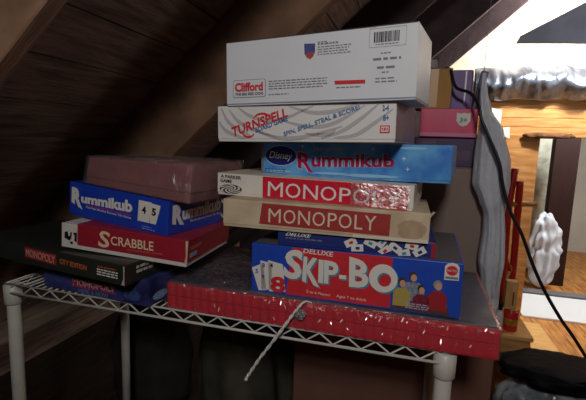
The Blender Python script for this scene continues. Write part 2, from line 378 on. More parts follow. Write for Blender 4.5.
text('edition_line', 'DELUXE', [(.146, .1325), (.223, .1315), (.222, .1185), (.144, .121)], CREAM, t, g, 4, bold=.02)
text('player_count', '2 to 6 Players', [(.1556, .0235), (.2186, .0205), (.2186, .0125), (.1556, .0135)], CREAM, t, g, 3)
text('age_line', 'Ages 7 to Adult', [(.2347, .0215), (.311, .0200), (.3112, .0115), (.2347, .0120)], CREAM, t, g, 3)
for nm, q in (('printed_card', [(.0015, .066), (.034, .082), (.044, .008), (.022, .005)]), ('printed_card', [(.026, .088), (.058, .084), (.060, .012), (.030, .008)]), ('printed_card', [(.048, .091), (.089, .084), (.098, .010), (.052, .006)])):
    patch(nm, q, CREAM, t, g, 2)
for i, (s, u, v) in enumerate((('3', .031, .078), ('9', .030, .046), ('4', .054, .080), ('5', .012, .060))):
    text('card_pip', s, tq(u, v - .008, u + .008, v + .004), BLUE if i != 2 else INK, t, g, 4, bold=.02)
text('big_numeral', '8', tq(.056, .006, .098, .050), REDP, t, g, 5, bold=.04)
# publisher emblem: white shield with a red disc
patch('emblem_shield', [(.489, .0913), (.521, .0927), (.521, .124), (.516, .131), (.506, .134), (.495, .131), (.489, .124)], CREAM, t, g, 3)
patch('emblem_disc', [(.505 + (.0135 if k % 2 else .0118) * math.cos(k * math.pi / 14), .115 + (.0125 if k % 2 else .0108) * math.sin(k * math.pi / 14)) for k in range(28)], REDP, t, g, 5)
text('emblem_word', 'MATTEL', tq(.494, .1125, .516, .1175), CREAM, t, g, 7)
patch('emblem_line', rect(.491, .095, .519, .100), GREYINK, t, g, 5)
# printed picture of four people round a table
SK = mat('printed_skin', (204, 156, 132), .5, .3); SKD = mat('printed_hair', (74, 52, 44), .5, .3); GRH = mat('printed_grey_hair', (150, 142, 132), .5, .3)
patch('picture_table', [(.372, .006), (.374, .028), (.43, .026), (.502, .022), (.507, .003)], mat('printed_table', (96, 66, 58), .5, .3, var=.3, vscale=60), t, g, 3)
def figure(u, v, head, wid, bot, shirt, hair, lay):
    patch('picture_person', [(u - wid, bot), (u + wid, bot), (u + wid * .95, v - head * 2.3), (u + wid * .5, v - head * 1.25), (u - wid * .5, v - head * 1.25), (u - wid * .95, v - head * 2.3)], shirt, t, g, lay)
    patch('picture_hair', oval(u - .001, v + .003, head * .95, head * 1.05), hair, t, g, lay + .5)
    patch('picture_face', oval(u + .001, v - .001, head * .72, head * .9), SK, t, g, lay + 1)
figure(.420, .0885, .0100, .028, .030, mat('printed_plaid', (150, 158, 176), .5, .3, var=.5, vscale=220), SKD, 3.5)
figure(.395, .0715, .0100, .021, .014, mat('printed_mustard', (176, 156, 84), .5, .3), SKD, 4.5)
figure(.440, .0600, .0090, .019, .016, mat('printed_maroon_check', (132, 44, 62), .5, .3, var=.4, vscale=180), SKD, 4.5)
figure(.477, .0740, .0105, .022, .014, mat('printed_red_shirt', (158, 40, 48), .5, .3), GRH, 4.5)
patch('picture_cards', [lines(.405, .010, .462, .026, 3, 5)[i] for i in range(len(lines(.405, .010, .462, .026, 3, 5)))], mat('printed_lilac', (170, 164, 186), .5, .3), t, g, 7)

# --- blue deluxe box with cards along its edge
NAVY = mat('navy_print', (40, 52, 124), .42, .4, var=.15, vscale=30)
g = (.3591, .0516, .27); t = game('game_box', 'thin navy box with scattered card prints, wedged beneath the torn tan box', -.3230, 1.030, -.2695, .3591, .67, .40)
g = (.395, .0400, .27)
carton_body(t, g, NAVY)
text('edition_line', 'DELUXE', [(.024, .0365), (.090, .0350), (.089, .0262), (.021, .0275)], CREAM, t, g, 2, bold=.02, shear=.3)
patch('fine_print', lines(.022, .018, .122, .0245, 1, 4), GREYINK, t, g, 1)
rr = random.Random(12)
for i, (u, v, a) in enumerate(((.182, .030, .5), (.198, .014, .1), (.228, .034, -.4), (.262, .012, .7), (.285, .026, -.6), (.305, .010, .3), (.322, .036, -.2), (.340, .018, .6), (.255, .040, 1.0))):
    c, s = math.cos(a), math.sin(a); q = [(u * 1.05 + x * c - y * s, max(.001, min(.039, v * .78 + x * s + y * c))) for x, y in ((-.015, -.009), (.015, -.009), (.015, .009), (-.015, .009))]
    patch('printed_card', q, CREAM, t, g, 1 + .12 * i)
    q = [(u * 1.05 + x * c - y * s, max(.0015, min(.0385, v * .78 + x * s + y * c))) for x, y in ((-.004, -.004), (.006, -.004), (.006, .003), (-.004, .003))]
    patch('card_pip', q, (REDP, NAVY, TEAL)[i % 3], t, g, 1.2 + .12 * i + 1)
patch('red_edge', rect(.383, .002, .3945, .039), mat('crimson_print', (150, 40, 56), .5, .3), t, g, 1)

# --- worn tan box, red panel (lower) and white box, red panel (upper)
TAN = mat('worn_tan_card', (208, 190, 162), .6, .3, var=.16, vscale=18, col2=(188, 166, 136))
SCUFF = mat('bare_brown_board', (186, 162, 132), .85, .1, var=.2, vscale=40)
OLDRED = mat('faded_red_print', (168, 56, 52), .5, .35, var=.15, vscale=35)
g = (.500, .0699, .255); t = game('game_box', 'worn tan box with red title panel, torn bare patch at its right end', -0.4728, 1.0162, -0.2297, .5, .41, .06, 1.05)
carton_body(t, g, TAN)
patch('red_panel', [(.1045, .0655), (.0975, .0135), (.413, .0105), (.4142, .0610)], OLDRED, t, g, 1)
# letters sit on a slight slope, each its own glyph so the spacing is wide as on the box
def spaced(s, nm, uvL, uvR, hL, hR, wf, m, t, g, lay, bold, gaps):
    tot = sum(gaps); p = 0; n_ = len(s)
    for ch, gw in zip(s, gaps):
        a, b = p / tot, (p + gw * wf) / tot; p += gw
        L = lambda k: (uvL[0] + (uvR[0] - uvL[0]) * k, uvL[1] + (uvR[1] - uvL[1]) * k, hL + (hR - hL) * k)
        (u0, v0, h0), (u1, v1, h1) = L(a), L(b)
        text(nm, ch, [(u0, v0 + h0), (u1, v1 + h1), (u1, v1), (u0, v0)], m, t, g, lay, bold=bold)
GAPS = (1.25, 1.2, 1.15, 1.2, .85, 1.2, .75, 1.05)
OLDCR = mat('aged_cream_print', (222, 200, 178), .5, .35)
spaced('MONOPOLY', 'title_letter', (.1215, .0195), (.388, .0205), .034, .034, .82, OLDCR, t, g, 2, 0, GAPS)
rr = random.Random(5); n_ = 26
patch('torn_patch', [(.463 + .034 * math.cos(k * 6.283 / n_) * (1 + rr.uniform(-.12, .1)) * (1.0 if math.cos(k * 6.283 / n_) < 0 else .9), .029 + .0235 * math.sin(k * 6.283 / n_) * (1 + rr.uniform(-.12, .1))) for k in range(n_)], SCUFF, t, g, 1)
patch('pale_tape_strip', [(.330, .001), (.4985, .001), (.4985, .0085), (.330, .0075)], mat('pale_tape', (224, 214, 196), .35, .5), t, g, 1.5)
bm = bmesh.new()                                                  # frayed corner curl
for k in range(5): add_tube(bm, [Vector((.4985, .002 + k * .004, .060)), Vector((.503, -.001 + k * .004, .067)), Vector((.509 - .001 * k, -.002 + k * .003, .0735))], [.0022, .0016, .0004], 5)
link('frayed_corner', bm, TAN, t)
for sx, sz in ((.002, .055), (.0, .02)):
    bm = bmesh.new()
    for k in range(4): add_tube(bm, [Vector((sx + .002, .003 + k * .003, sz)), Vector((sx - .004, -.001 + k * .003, sz + .006)), Vector((sx - .006, -.001, sz + .012))], [.0022, .0018, .0005], 5)
    link('frayed_corner', bm, SCUFF, t)

IVORY = mat('ivory_card', (226, 220, 210), .42, .4, var=.08, vscale=18)
BRED = mat('bright_red_print', (216, 40, 62), .22, .5, var=.08, vscale=30, bump=.5, bscale=45, coat=.3)
g = (.5109, .0590, .255); t = game('game_box', 'ivory white box with bright red title panel and swirl emblem', -0.5228, 1.0848, -0.1563, .5109, -5.29, -.13, 1.05)
carton_body(t, g, IVORY)
patch('red_panel', [(.1335, .0560), (.1347, .0015), (.498, .0015), (.499, .0560)], BRED, t, g, 1)
spaced('MONOPOLY', 'title_letter', (.1494, .0068), (.4890, .0095), .0375, .031, .84, WHITEP, t, g, 2, 0, GAPS)
text('maker_line', 'A PARKER', [(.0103, .0545), (.072, .0520), (.0715, .0435), (.0103, .0455)], INK, t, g, 2, bold=.03)
text('maker_line', 'GAME', [(.0093, .0430), (.044, .0415), (.0435, .0320), (.0090, .0335)], INK, t, g, 2, bold=.03)
cu, cv = .0405, .0165
patch('swirl_ground', oval(cu, cv, .0335, .0125, 40), INK, t, g, 1)
for k in range(6):
    a0 = k * math.pi / 3; q = []; 
    for i in range(15): s = i / 14; q.append((cu + .0325 * s * math.cos(a0 + 2.6 * s), cv + .0119 * s * math.sin(a0 + 2.6 * s)))
    for i in range(14, -1, -1): s = i / 14; q.append((cu + .0325 * s * math.cos(a0 + .52 + 2.6 * s) + 1e-5, cv + .0119 * s * math.sin(a0 + .52 + 2.6 * s)))
    patch('swirl_arm', q, IVORY, t, g, 2)
bm = bmesh.new(); gr = []  # added film, its ridges shaped to make the glare over the title's end
for i in range(61):
    col_ = []
    for j in range(40):
        x = .365 + .137 * i / 60; z = .003 + .054 * j / 39; q = Vector((x * 28, z * 70, 3)); ph = z / .011 + 1.1 * noise.noise(q * .5) + x * 18
        amt = .0002 + .0040 * min(1, i / 22) * max(0, .60 + noise.noise(Vector((x * 22, z * 40, 8))))
        col_.append(bm.verts.new((x, -.0016 - amt * (1 - (ph - math.floor(ph))), z)))
    gr.append(col_)
for i in range(60):
    for j in range(39): bm.faces.new((gr[i][j], gr[i + 1][j], gr[i + 1][j + 1], gr[i][j + 1]))
link('glare_film', bm, film('glare_shiny_film', haze=.04, rough=.26, bump=.2, bscale=60, gloss=4.5, edge=.0), t)
patch('scuffed_edge', [(.003, .0575), (.06, .0580), (.2, .0575), (.498, .0575), (.498, .0585), (.003, .0588)], SCUFF, t, g, 1)
# small caption by the end of the title
patch('fine_print', lines(.455, .047, .495, .051, 1, 8), WHITEP, t, g, 3)

# --- bright blue box with oval badge
SKY = mat('sky_blue_print', (104, 176, 226), .3, .45, var=.5, vscale=16, col2=(60, 124, 204), bump=.2, bscale=20, coat=.3)
g = (.4883, .0885, .27); t = game('game_box', 'sky blue box with dark blue oval badge and crimson lettering', -0.4135, 1.1443, -0.0944, .4883, -7.15, .98, 1.05)
carton_body(t, g, SKY)
DNAVY = mat('dark_blue_print', (28, 34, 112), .4, .4); SILV = mat('silver_print', (196, 204, 222), .4, .4)
patch('badge_rim', oval(.058, .0535, .0465, .0275, 40), SILV, t, g, 1); patch('badge', oval(.058, .0535, .0445, .0255, 40), DNAVY, t, g, 2)
text('badge_word', 'Disney', [(.024, .065), (.094, .0625), (.092, .0385), (.024, .041)], WHITEP, t, g, 4, shear=.25, bold=.008)
CRIM = mat('crimson_lettering', (176, 34, 84), .35, .4, var=.2, vscale=60)
text('title', 'ummikub', [(.146, .0655), (.358, .0655), (.359, .0325), (.146, .0255)], SILV, t, g, 2, bold=.065)
text('title', 'ummikub', [(.146, .0645), (.358, .0645), (.359, .0335), (.146, .0265)], CRIM, t, g, 3.5, bold=.03)
text('title_initial', 'R', [(.104, .0655), (.147, .0655), (.154, .0080), (.106, .0225)], SILV, t, g, 2, bold=.065)
text('title_initial', 'R', [(.106, .0640), (.146, .0640), (.152, .0100), (.108, .0240)], CRIM, t, g, 3.5, bold=.03)
text('edition_line', 'FIRST EDITION', [(.152, .076), (.228, .077), (.228, .069), (.152, .068)], mat('yellow_print', (226, 198, 80), .4, .4), t, g, 2)
patch('fine_print', lines(.0105, .009, .0743, .019, 2, 3), DNAVY, t, g, 1)
for u, v, a, b in ((.30, .010, .07, .004), (.2, .012, .05, .003), (.40, .080, .03, .003), (.05, .012, .04, .004)): patch('printed_cloud', oval(u, v, a, b), mat('pale_blue_print', (150, 196, 228), .35, .4), t, g, 1)
for u, v in ((.120, .079), (.305, .076), (.39, .03), (.38, .055)): patch('printed_star', [(u + (.006 if k % 2 == 0 else .0016) * math.cos(k * math.pi / 4), v + (.006 if k % 2 == 0 else .0016) * math.sin(k * math.pi / 4)) for k in range(8)], WHITEP, t, g, 2)
patch('worn_end', [(0, .0870), (.006, .0870), (.0045, .06), (.007, .03), (.004, .004), (0, .004)], mat('grey_bare_board', (132, 122, 112), .8, .2, var=.3, vscale=60), t, g, 1.5)

# --- white swirl patterned box
SWC = mat('warm_white_card', (222, 220, 218), .42, .4, var=.05, vscale=12)
g = (.4471, .0873, .27); t = game('game_box', 'white box with grey swirl lines and slanted red title', -0.5024, 1.0432, -0.0015, .4471, -8.46, 1.47, 1.05)
carton_body(t, g, SWC)
GSW = mat('grey_swirl_print', (180, 178, 180), .45, .35)
def ribbon(cl, wd):
    L = []; Rr = []
    for i, (u, v) in enumerate(cl):
        a = cl[max(i - 1, 0)]; b = cl[min(i + 1, len(cl) - 1)]; dx, dy = b[0] - a[0], b[1] - a[1]; k = math.hypot(dx, dy) or 1
        ww = wd * math.sin(math.pi * (i + .6) / (len(cl) + .2)) * .5 + wd * .12
        L.append((u - dy / k * ww, v + dx / k * ww)); Rr.append((u + dy / k * ww, v - dx / k * ww))
    return L + Rr[::-1]
def clip(q, w, h): return [(min(max(u, .002), w - .002), min(max(v, .003), h - .003)) for u, v in q]
for P4 in (((.012, .082), (.03, .05), (.06, .03), (.10, .012)), ((.035, .078), (.06, .05), (.10, .03), (.17, .01)), ((.06, .084), (.10, .06), (.17, .05), (.26, .082)), ((.004, .05), (.02, .03), (.05, .016), (.08, .008)),
           ((.11, .026), (.17, .010), (.24, .012), (.33, .035)), ((.18, .05), (.25, .035), (.31, .042), (.38, .080)), ((.28, .008), (.33, .025), (.37, .05), (.41, .082)), ((.31, .010), (.36, .016), (.40, .04), (.44, .07)), ((.2, .082), (.26, .066), (.32, .07), (.36, .083)), ((.24, .020), (.27, .016), (.30, .018), (.315, .028))):
    cl = [(p.x, p.y) for p in spline([Vector((a, b, 0)) for a, b in P4], 5)]
    patch('swirl_line', clip(ribbon(cl, .0075), *g[:2]), GSW, t, g, 1)
WB = mat('sky_lettering', (58, 110, 166), .42, .4)
text('title', 'TURNSPELL', [(.0405, .0345), (.193, .0800), (.198, .0585), (.046, .0115)], REDP, t, g, 4, bold=.03, shear=.08)
patch('title_curl', ribbon([(.128 + .024 * math.cos(a / 10), .050 + .017 * math.sin(a / 10)) for a in range(2, 30)], .004), REDP, t, g, 3)
patch('title_curl', ribbon([(.090 + .016 * math.cos(a / 10), .022 + .011 * math.sin(a / 10)) for a in range(30, 62)], .004), REDP, t, g, 3)
text('subtitle', 'BOARD GAME', [(.1085, .0335), (.195, .0600), (.197, .0490), (.111, .0215)], WB, t, g, 4, bold=.02)
text('slogan', 'SPIN, SPELL, STEAL & SCORE!', [(.1853, .0225), (.367, .0815), (.370, .0700), (.1868, .0105)], WB, t, g, 4, bold=.02)
text('player_count', '2-4', tq(.418, .0665, .4315, .0790), WB, t, g, 4, bold=.03); text('age_line', '8+', tq(.420, .046, .4325, .058), WB, t, g, 4, bold=.03)
patch('maker_mark', rect(.414, .020, .435, .036), REDP, t, g, 3); text('maker_word', 'IZZI', tq(.4165, .0225, .4325, .0335), WHITEP, t, g, 4.5, bold=.03)
patch('side_panel', rect(.004, .003, .266, .0855), mat('greyblue_reflection', (104, 120, 140), .35, .5, var=.4, vscale=14, col2=(120, 88, 96)), t, g, 1, 'right')  # grey-blue reflection painted into the right side's colour

# --- big white box on top
COOLW = mat('cool_white_card', (216, 218, 224), .42, .4, var=.05, vscale=10)
g = (.4564, .1516, .185); t = game('game_box', 'large plain white box with barcode, topmost of the tall stack', -0.4727, 1.0310, 0.0902, .4564, -9.82, 1.46, 1.05)
carton_body(t, g, COOLW, lid_z=.003)
patch('top_edge', rect(.001, .1493, .455, .1512), mat('dark_edge_print', (70, 66, 66), .5, .3), t, g, 1)
patch('bottom_edge', rect(.001, .0035, .455, .0055), mat('blue_edge_print', (140, 156, 184), .5, .3), t, g, 1)
def rrect(u0, v0, u1, v1, r): return [p for cx, cy, a in ((u1 - r, v1 - r, 0), (u0 + r, v1 - r, 90), (u0 + r, v0 + r, 180), (u1 - r, v0 + r, 270)) for p in [(cx + r * math.cos(R(a + k * 22.5)), cy + r * math.sin(R(a + k * 22.5))) for k in range(5)]]
patch('logo_plate_rim', rrect(.0195, .0185, .1105, .0605, .005), GREYINK, t, g, 1); patch('logo_plate', rrect(.0208, .0198, .1092, .0592, .0045), COOLW, t, g, 2)
text('title', 'Clifford', [(.0257, .0540), (.1035, .0535), (.1040, .0330), (.0257, .0325)], REDP, t, g, 4, bold=.04)
text('subtitle', 'THE BIG RED DOG', tq(.0265, .0235, .1040, .0300), INK, t, g, 4, bold=.02)
q = lines(.1184, .0335, .2675, .0565, 4, 21, .42) + lines(.1184, .0205, .178, .0265, 1, 22, .42)
patch('fine_print', q, GREYINK, t, g, 1)
patch('shield_badge', [(.2085, .130), (.2345, .1285), (.2350, .110), (.230, .1005), (.2235, .0955), (.216, .099), (.2095, .108)], mat('shield_blue_print', (84, 92, 150), .45, .4, var=.4, vscale=150), t, g, 1)
patch('shield_badge', [(.210, .109), (.2345, .109), (.230, .1005), (.2235, .0955), (.216, .099)], mat('shield_red_print', (190, 84, 74), .45, .4, var=.4, vscale=150), t, g, 2)
patch('fine_print', lines(.2408, .1285, .263, .1325, 1, 3) + lines(.2408, .1235, .288, .1285, 1, 31, .7) + lines(.2408, .102, .318, .123, 4, 32, .4), GREYINK, t, g, 1)
patch('red_bar', [(.2821, .0460), (.3502, .0445), (.3508, .0365), (.2826, .0377)], REDP, t, g, 1)
patch('fine_print', lines(.286, .0285, .346, .0335, 1, 33, .5), GREYINK, t, g, 1)
patch('barcode_frame', [rect(.3567, .1450, .4320, .1456), rect(.3580, .1082, .4330, .1088), rect(.3567, .1085, .3573, .1456), rect(.4318, .1085, .4324, .1456)], GREYINK, t, g, 1)
rr = random.Random(40); bars = []; u = .3665
while u < .419: k = rr.choice((.0007, .0012, .002, .0028)); bars.append(rect(u, .1175, u + k, .1385)); u += k + rr.choice((.0008, .0012, .0016))
patch('barcode', bars, INK, t, g, 1)
patch('fine_print', lines(.370, .112, .421, .1155, 1, 41, .55) + lines(.382, .0935, .406, .0985, 1, 42, .5) + lines(.366, .080, .424, .0895, 1, 43, .5) + lines(.375, .063, .414, .072, 1, 44, .5) + lines(.385, .055, .402, .060, 1, 45, .5) + lines(.372, .036, .418, .049, 2, 46, .4) + lines(.357, .147, .372, .1485, 1, 2), GREYINK, t, g, 1)

# ------------------------------------------------------------------ left pile
# --- galaxy blue box at the bottom
GAL = mat('starry_blue_print', (66, 72, 132), .4, .4, var=.55, vscale=14, col2=(34, 38, 82))
g = (.5289, .0787, .30); t = game('game_box', 'dark starry blue box at the bottom left, resting on the wire shelf', -1.2168, 1.0394, -.4817, .5289, -4.66, 0)
t.location.z = SH
box('base', (.126, .0016, 0), (g[0] - .0016, g[2] - .0016, .07), GAL, t, .001); box('lid', (.124, 0, .006), (g[0], g[2], g[1]), GAL, t, .0018)
text('title', 'MONOPOLY', [(.245, .0435), (.4126, .0440), (.4123, .0240), (.2438, .0235)], WHITEP, t, g, 2, bold=.05)
text('title', 'MONOPOLY', [(.246, .0425), (.4116, .0430), (.4113, .0250), (.2448, .0245)], REDP, t, g, 4, bold=.015)
patch('title_rule', rect(.244, .0195, .413, .0215), REDP, t, g, 2)
text('subtitle', 'HERE & NOW', tq(.2693, .0035, .3839, .0165), mat('pale_blue_lettering', (120, 136, 196), .45, .4), t, g, 3)
rr = random.Random(77)
patch('printed_star', [rect(u, v, u + k, v + k) for u, v, k in [(rr.uniform(.13, .52), rr.uniform(.005, .072), rr.uniform(.0005, .0013)) for _ in range(90)]], mat('pale_star_print', (150, 160, 206), .45, .4), t, g, 1)
for u, v, a, b in ((.19, .034, .016, .012), (.47, .026, .03, .016), (.21, .05, .02, .01)): patch('printed_nebula', oval(u, v, a, b), mat('nebula_print', (66, 86, 150), .45, .4, var=.5, vscale=60), t, g, .5)
patch('side_emblem', oval(.052, .022, .034, .013, 24, .3), mat('pale_nebula_print', (146, 170, 214), .4, .4, var=.4, vscale=70), t, g, 1, 'right')
# --- black box
BLK = mat('black_green_card', (44, 48, 43), .35, .55, var=.2, vscale=12)
g = (.5906, .0590, .30); t = game('game_box', 'long black box with small red and orange lettering, beneath the maroon lid', -1.3052, .9897, -.4030 + .0085, .5906, -5.86, -1.63)
carton_body(t, g, BLK)
LOGR = mat('dull_red_print', (150, 52, 50), .45, .35); ORG = mat('orange_lettering', (176, 92, 48), .45, .35)
patch('logo_bar', [(.212, .0535), (.340, .0480), (.340, .0165), (.212, .0215)], LOGR, t, g, 1)
text('logo_word', 'MONOPOLY', [(.217, .0485), (.336, .0435), (.336, .0205), (.217, .0255)], mat('dusty_pink_print', (206, 140, 130), .45, .35), t, g, 2, bold=.02)
text('subtitle', 'CITY EDITION', [(.3539, .0405), (.4573, .0365), (.4573, .0215), (.3539, .0245)], ORG, t, g, 2, bold=.05)
patch('fine_print', lines(.4962, .0385, .565, .0448, 1, 50, .55), ORG, t, g, 1); patch('fine_print', lines(.494, .0165, .570, .0375, 3, 51, .45), WHITEP, t, g, 1)
patch('side_print', lines(.045, .0365, .125, .0475, 1, 52, .7) + lines(.045, .0235, .118, .0345, 1, 53, .7), mat('pale_side_lettering', (186, 182, 176), .45, .35), t, g, 1, 'right')
patch('split_corner', [(.5865, .056), (.5900, .057), (.5900, .018), (.5905, .0035), (.5805, .0035), (.584, .014), (.5875, .022)], mat('torn_white_board', (176, 172, 164), .8, .2), t, g, 2)
# --- white tray with maroon lid
MAR = mat('maroon_lid_print', (160, 36, 52), .4, .4, var=.12, vscale=30)
g = (.3993, .0757, .30); t = game('game_box', 'maroon lidded box in a torn white tray with ornate cream lettering', -.9699, .9768, -.3441 + .004, .3993, 2.73, -3.36)
box('base', (0, .0025, 0), (g[0] - .001, g[2] - .001, g[1] - .004), mat('tray_white_card', (214, 208, 202), .6, .3, var=.08, vscale=20), t, .0015)
box('lid', (.0545, 0, .0125), (g[0] + .003, g[2] + .002, g[1]), MAR, t, .0018)
CRE2 = mat('cream_lettering', (228, 200, 168), .45, .4)
text('title', 'CRABBLE', [(.1650, .0555), (.2989, .0585), (.3000, .0320), (.1660, .0300)], CRE2, t, g, 2, bold=.012)
text('title_initial', 'S', [(.130, .0690), (.164, .0640), (.160, .0180), (.124, .0200)], CRE2, t, g, 2, bold=.02)
text('subtitle', 'CROSSWORD GAME', [(.220, .0255), (.327, .0300), (.327, .0250), (.220, .0205)], mat('dull_gold_lettering', (184, 120, 84), .5, .4), t, g, 2)
rr = random.Random(9)
patch('torn_lettering', [[(.012, .046), (.022, .049), (.024, .036), (.030, .035), (.031, .046), (.036, .048), (.034, .030), (.028, .022), (.020, .026), (.012, .028)], [(.040, .047), (.0525, .049), (.0525, .020), (.045, .024), (.046, .038)], [(.030, .018), (.038, .021), (.040, .014), (.032, .013)]], INK, t, g, -4)
patch('lid_label', [(.013, .036), (.055, .037), (.055, .025), (.013, .024)], mat('pale_blue_sticker', (150, 166, 196), .4, .4), t, (g[0] + .003, g[1], g[2]), 1, 'right')
patch('side_print', lines(.015, .046, .09, .056, 2, 60, .4), mat('dull_gold_lettering', (184, 120, 84)), t, (g[0] + .003, g[1], g[2]), 1, 'right')
patch('worn_corner', [(g[0] - .0045, .074), (g[0] + .0025, .074), (g[0] + .0025, .0130), (g[0] - .006, .0130), (g[0] - .002, .03), (g[0] - .0035, .05)], TAN, t, g, 1)
# --- blue box above it
DBL = mat('deep_blue_print', (32, 66, 182), .4, .4, var=.12, vscale=30)
g = (.3832, .1028, .27); t = game('game_box', 'deep blue box with white title and two number tiles printed on front', -1.0127, 1.0575, -.2684 + .006, .3832, -8.19, -4.4)
carton_body(t, g, DBL)
def rtitle(face, R0, body, rule, sub, tl):
    text('title_initial', 'R', R0, WHITEP, t, g, 3, face, bold=.06); text('title', 'ummikub', body, WHITEP, t, g, 3, face, bold=.045)
    patch('title_rule', rule, REDP, t, g, 2, face); text('subtitle', 'The Fast Moving Rummy Tile Game', sub, SILV, t, g, 3, face, bold=.02)
rtitle('front', [(.012, .0880), (.052, .0870), (.058, .0240), (.011, .0400)], [(.052, .0720), (.2544, .0850), (.2561, .0490), (.052, .0450)], [(.074, .0415), (.253, .0420), (.253, .0400), (.074, .0395)], [(.0707, .0385), (.2523, .0370), (.2527, .0285), (.0741, .0300)], 0)
for q, s, c in (([(.2784, .0905), (.3232, .0905), (.3183, .0310), (.2764, .0310)], '4', INK), ([(.3195, .0885), (.3560, .0860), (.3421, .0310), (.3205, .0310)], '5', INK)):
    patch('printed_tile', q, CREAM, t, g, 2 if s == '4' else 1.5)
    cu = sum(a for a, b in q) / 4; text('tile_numeral', s, tq(cu - .008, .055, cu + .007, .076), c, t, g, 3.5, bold=.04)
text('player_count', '2-4 Players', tq(.2935, .0165, .328, .0205), SILV, t, g, 2); text('age_line', 'Ages 8 and up', tq(.2935, .0105, .340, .0145), SILV, t, g, 2)
rtitle('right', [(.0160, .0900), (.058, .0910), (.070, .0270), (.0165, .0360)], [(.058, .0810), (.255, .0900), (.255, .0460), (.060, .0410)], [(.090, .0440), (.258, .0470), (.258, .0440), (.090, .0410)], [(.095, .0370), (.258, .0400), (.258, .0310), (.095, .0280)], 0)
# --- maroon box in cloudy film on top
MARB = mat('faded_maroon_card', (136, 76, 74), .5, .35, var=.2, vscale=12)
g = (.388, .082, .26); t = game('wrapped_game_box', 'faded maroon box in loose clear plastic, topmost of the left pile', -.945, 1.050, -.1615, .388, -8.19, -4.4)
def shear_top(me):  # top stretched upward to the right and narrowed at left to match the image
    for v in me.vertices:
        k = max(v.co.z, 0) / g[1]; v.co.z += k * .026 * v.co.x / g[0]; v.co.x += .014 * k * (1 - v.co.x / g[0])
for o in (box('base', (.004, .004, 0), (g[0] - .004, g[2] - .004, .06), MARB, t, .003), box('lid', (.001, .001, .02), (g[0], g[2], g[1] - .002), MARB, t, .004)): shear_top(o.data)
shear_top(patch('lid_reflection', oval(.17, .11, .085, .045, 32), mat('pale_oval_reflection', (150, 136, 130), .4, .4), t, (g[0], g[1] - .002, g[2]), 1, 'top').data)  # light oval reflection on the lid, painted as a pale patch
bm = bmesh.new(); add_box(bm, (-.003, -.004, .001), (g[0] + .003, g[2] + .003, g[1] + .002), 0)
bmesh.ops.subdivide_edges(bm, edges=bm.edges[:], cuts=22, use_grid_fill=True)
for v in bm.verts:
    c = v.co.copy(); k = abs(noise.noise(c * 20)) * .004 + abs(noise.noise(c * 45)) * .002
    if c.z > g[1]: v.co.z += k
    if c.y < 0 and c.z > .004: v.co.y -= k
    if c.x > g[0] and c.z > .004: v.co.x += k
    if c.x < 0 and c.z > .004: v.co.x -= k * 1.2
shear_top(link('plastic_film', bm, film('cloudy_plastic_film', haze=.06, rough=.16, bump=.5, bscale=26, gloss=1.5), t, True).data)

# ------------------------------------------------------------------ behind the tall stack
TAUPE = mat('taupe_card', (142, 122, 114), .7, .25, var=.12, vscale=6)
WT = SH + RH + .0036                                                # top of the wrapped pack
PK = Z0 - .6355
t = thing('storage_carton', 'plain taupe carton standing on the dark brown carton behind the game stack', 'carton', (.112, 1.63, PK), (0, 0, R(-3)))
W_, D_, H_ = .33, .14, .5597
box('carton_body', (-W_ / 2, -.03, 0), (W_ / 2, .16, H_), TAUPE, t, .006)
box('flap', (-W_ / 2 + .001, -.0295, H_ + .0005), (-.001, .1595, H_ + .004), TAUPE, t, .001); box('flap', (.001, -.0295, H_ + .0005), (W_ / 2 - .001, .1595, H_ + .004), TAUPE, t, .001)
zt = PK + H_ + .0045
PUR = mat('dark_purple_card', (74, 52, 92), .5, .35, var=.3, vscale=12); PUR2 = mat('violet_card', (104, 66, 150), .45, .4, var=.3, vscale=14)
h1 = (Z0 + .0310 - zt) / 1.155
t = thing('toy_box', 'dark purple box under the pink box behind the stack', 'box', (.1213, 1.7325, zt), (0, 0, R(-3))); t.scale = (1.155,) * 3  # boxes behind the stack scaled up about the camera, positions and sizes alike
box('carton_body', (-.095, -.10, 0), (.085, .08, h1), PUR, t, .002); patch('front_print', [rect(-.09 + .001, .01, -.03, h1 - .01), rect(.0, .02, .07, .05)], mat('dim_plum_print', (92, 70, 96), .5, .3), t, (0, 0, 0), 1).location = (0, -.10, 0)
z2 = Z0 + .0323
PINK = mat('hot_pink_print', (206, 40, 92), .4, .4, var=.12, vscale=20)
t = thing('toy_box', 'hot pink box with pale shield badge, behind the tall stack', 'box', (.1178, 1.6863, z2), (0, 0, R(-2))); t.scale = (1.155,) * 3
g = (.165, .086, .14)
b = box('carton_body', (-.082, -.075, 0), (.082, .065, .086), PINK, t, .0015)
def fp(pts): return [(u - .082, v) for u, v in pts]
o = patch('lower_strip', fp(rect(.001, .002, .164, .013)), mat('lilac_strip_print', (196, 110, 150), .4, .4), t, g, 1); o.location = (0, -.075, 0)
o = patch('shield_badge', fp([(.105, .074), (.115, .071), (.125, .074), (.135, .071), (.144, .074), (.144, .050), (.136, .038), (.124, .033), (.113, .038), (.105, .050)]), mat('pale_badge_print', (206, 206, 196), .4, .4), t, g, 1); o.location = (0, -.075, 0)
o = text('age_line', '3+', [(u - .082, v) for u, v in tq(.114, .044, .135, .060)], mat('green_lettering', (70, 130, 96), .4, .4), t, g, 3, bold=.04); o.location = (0, -.075, 0)
z3 = z2 + .0996
t = thing('cardboard_box', 'small tan cardboard box standing on the pink box', 'box', (.0601, 1.6805, z3), (0, 0, R(-2))); t.scale = (1.155,) * 3
box('carton_body', (-.052, -.06, 0), (.052, .06, .118), KRAFT, t, .002)
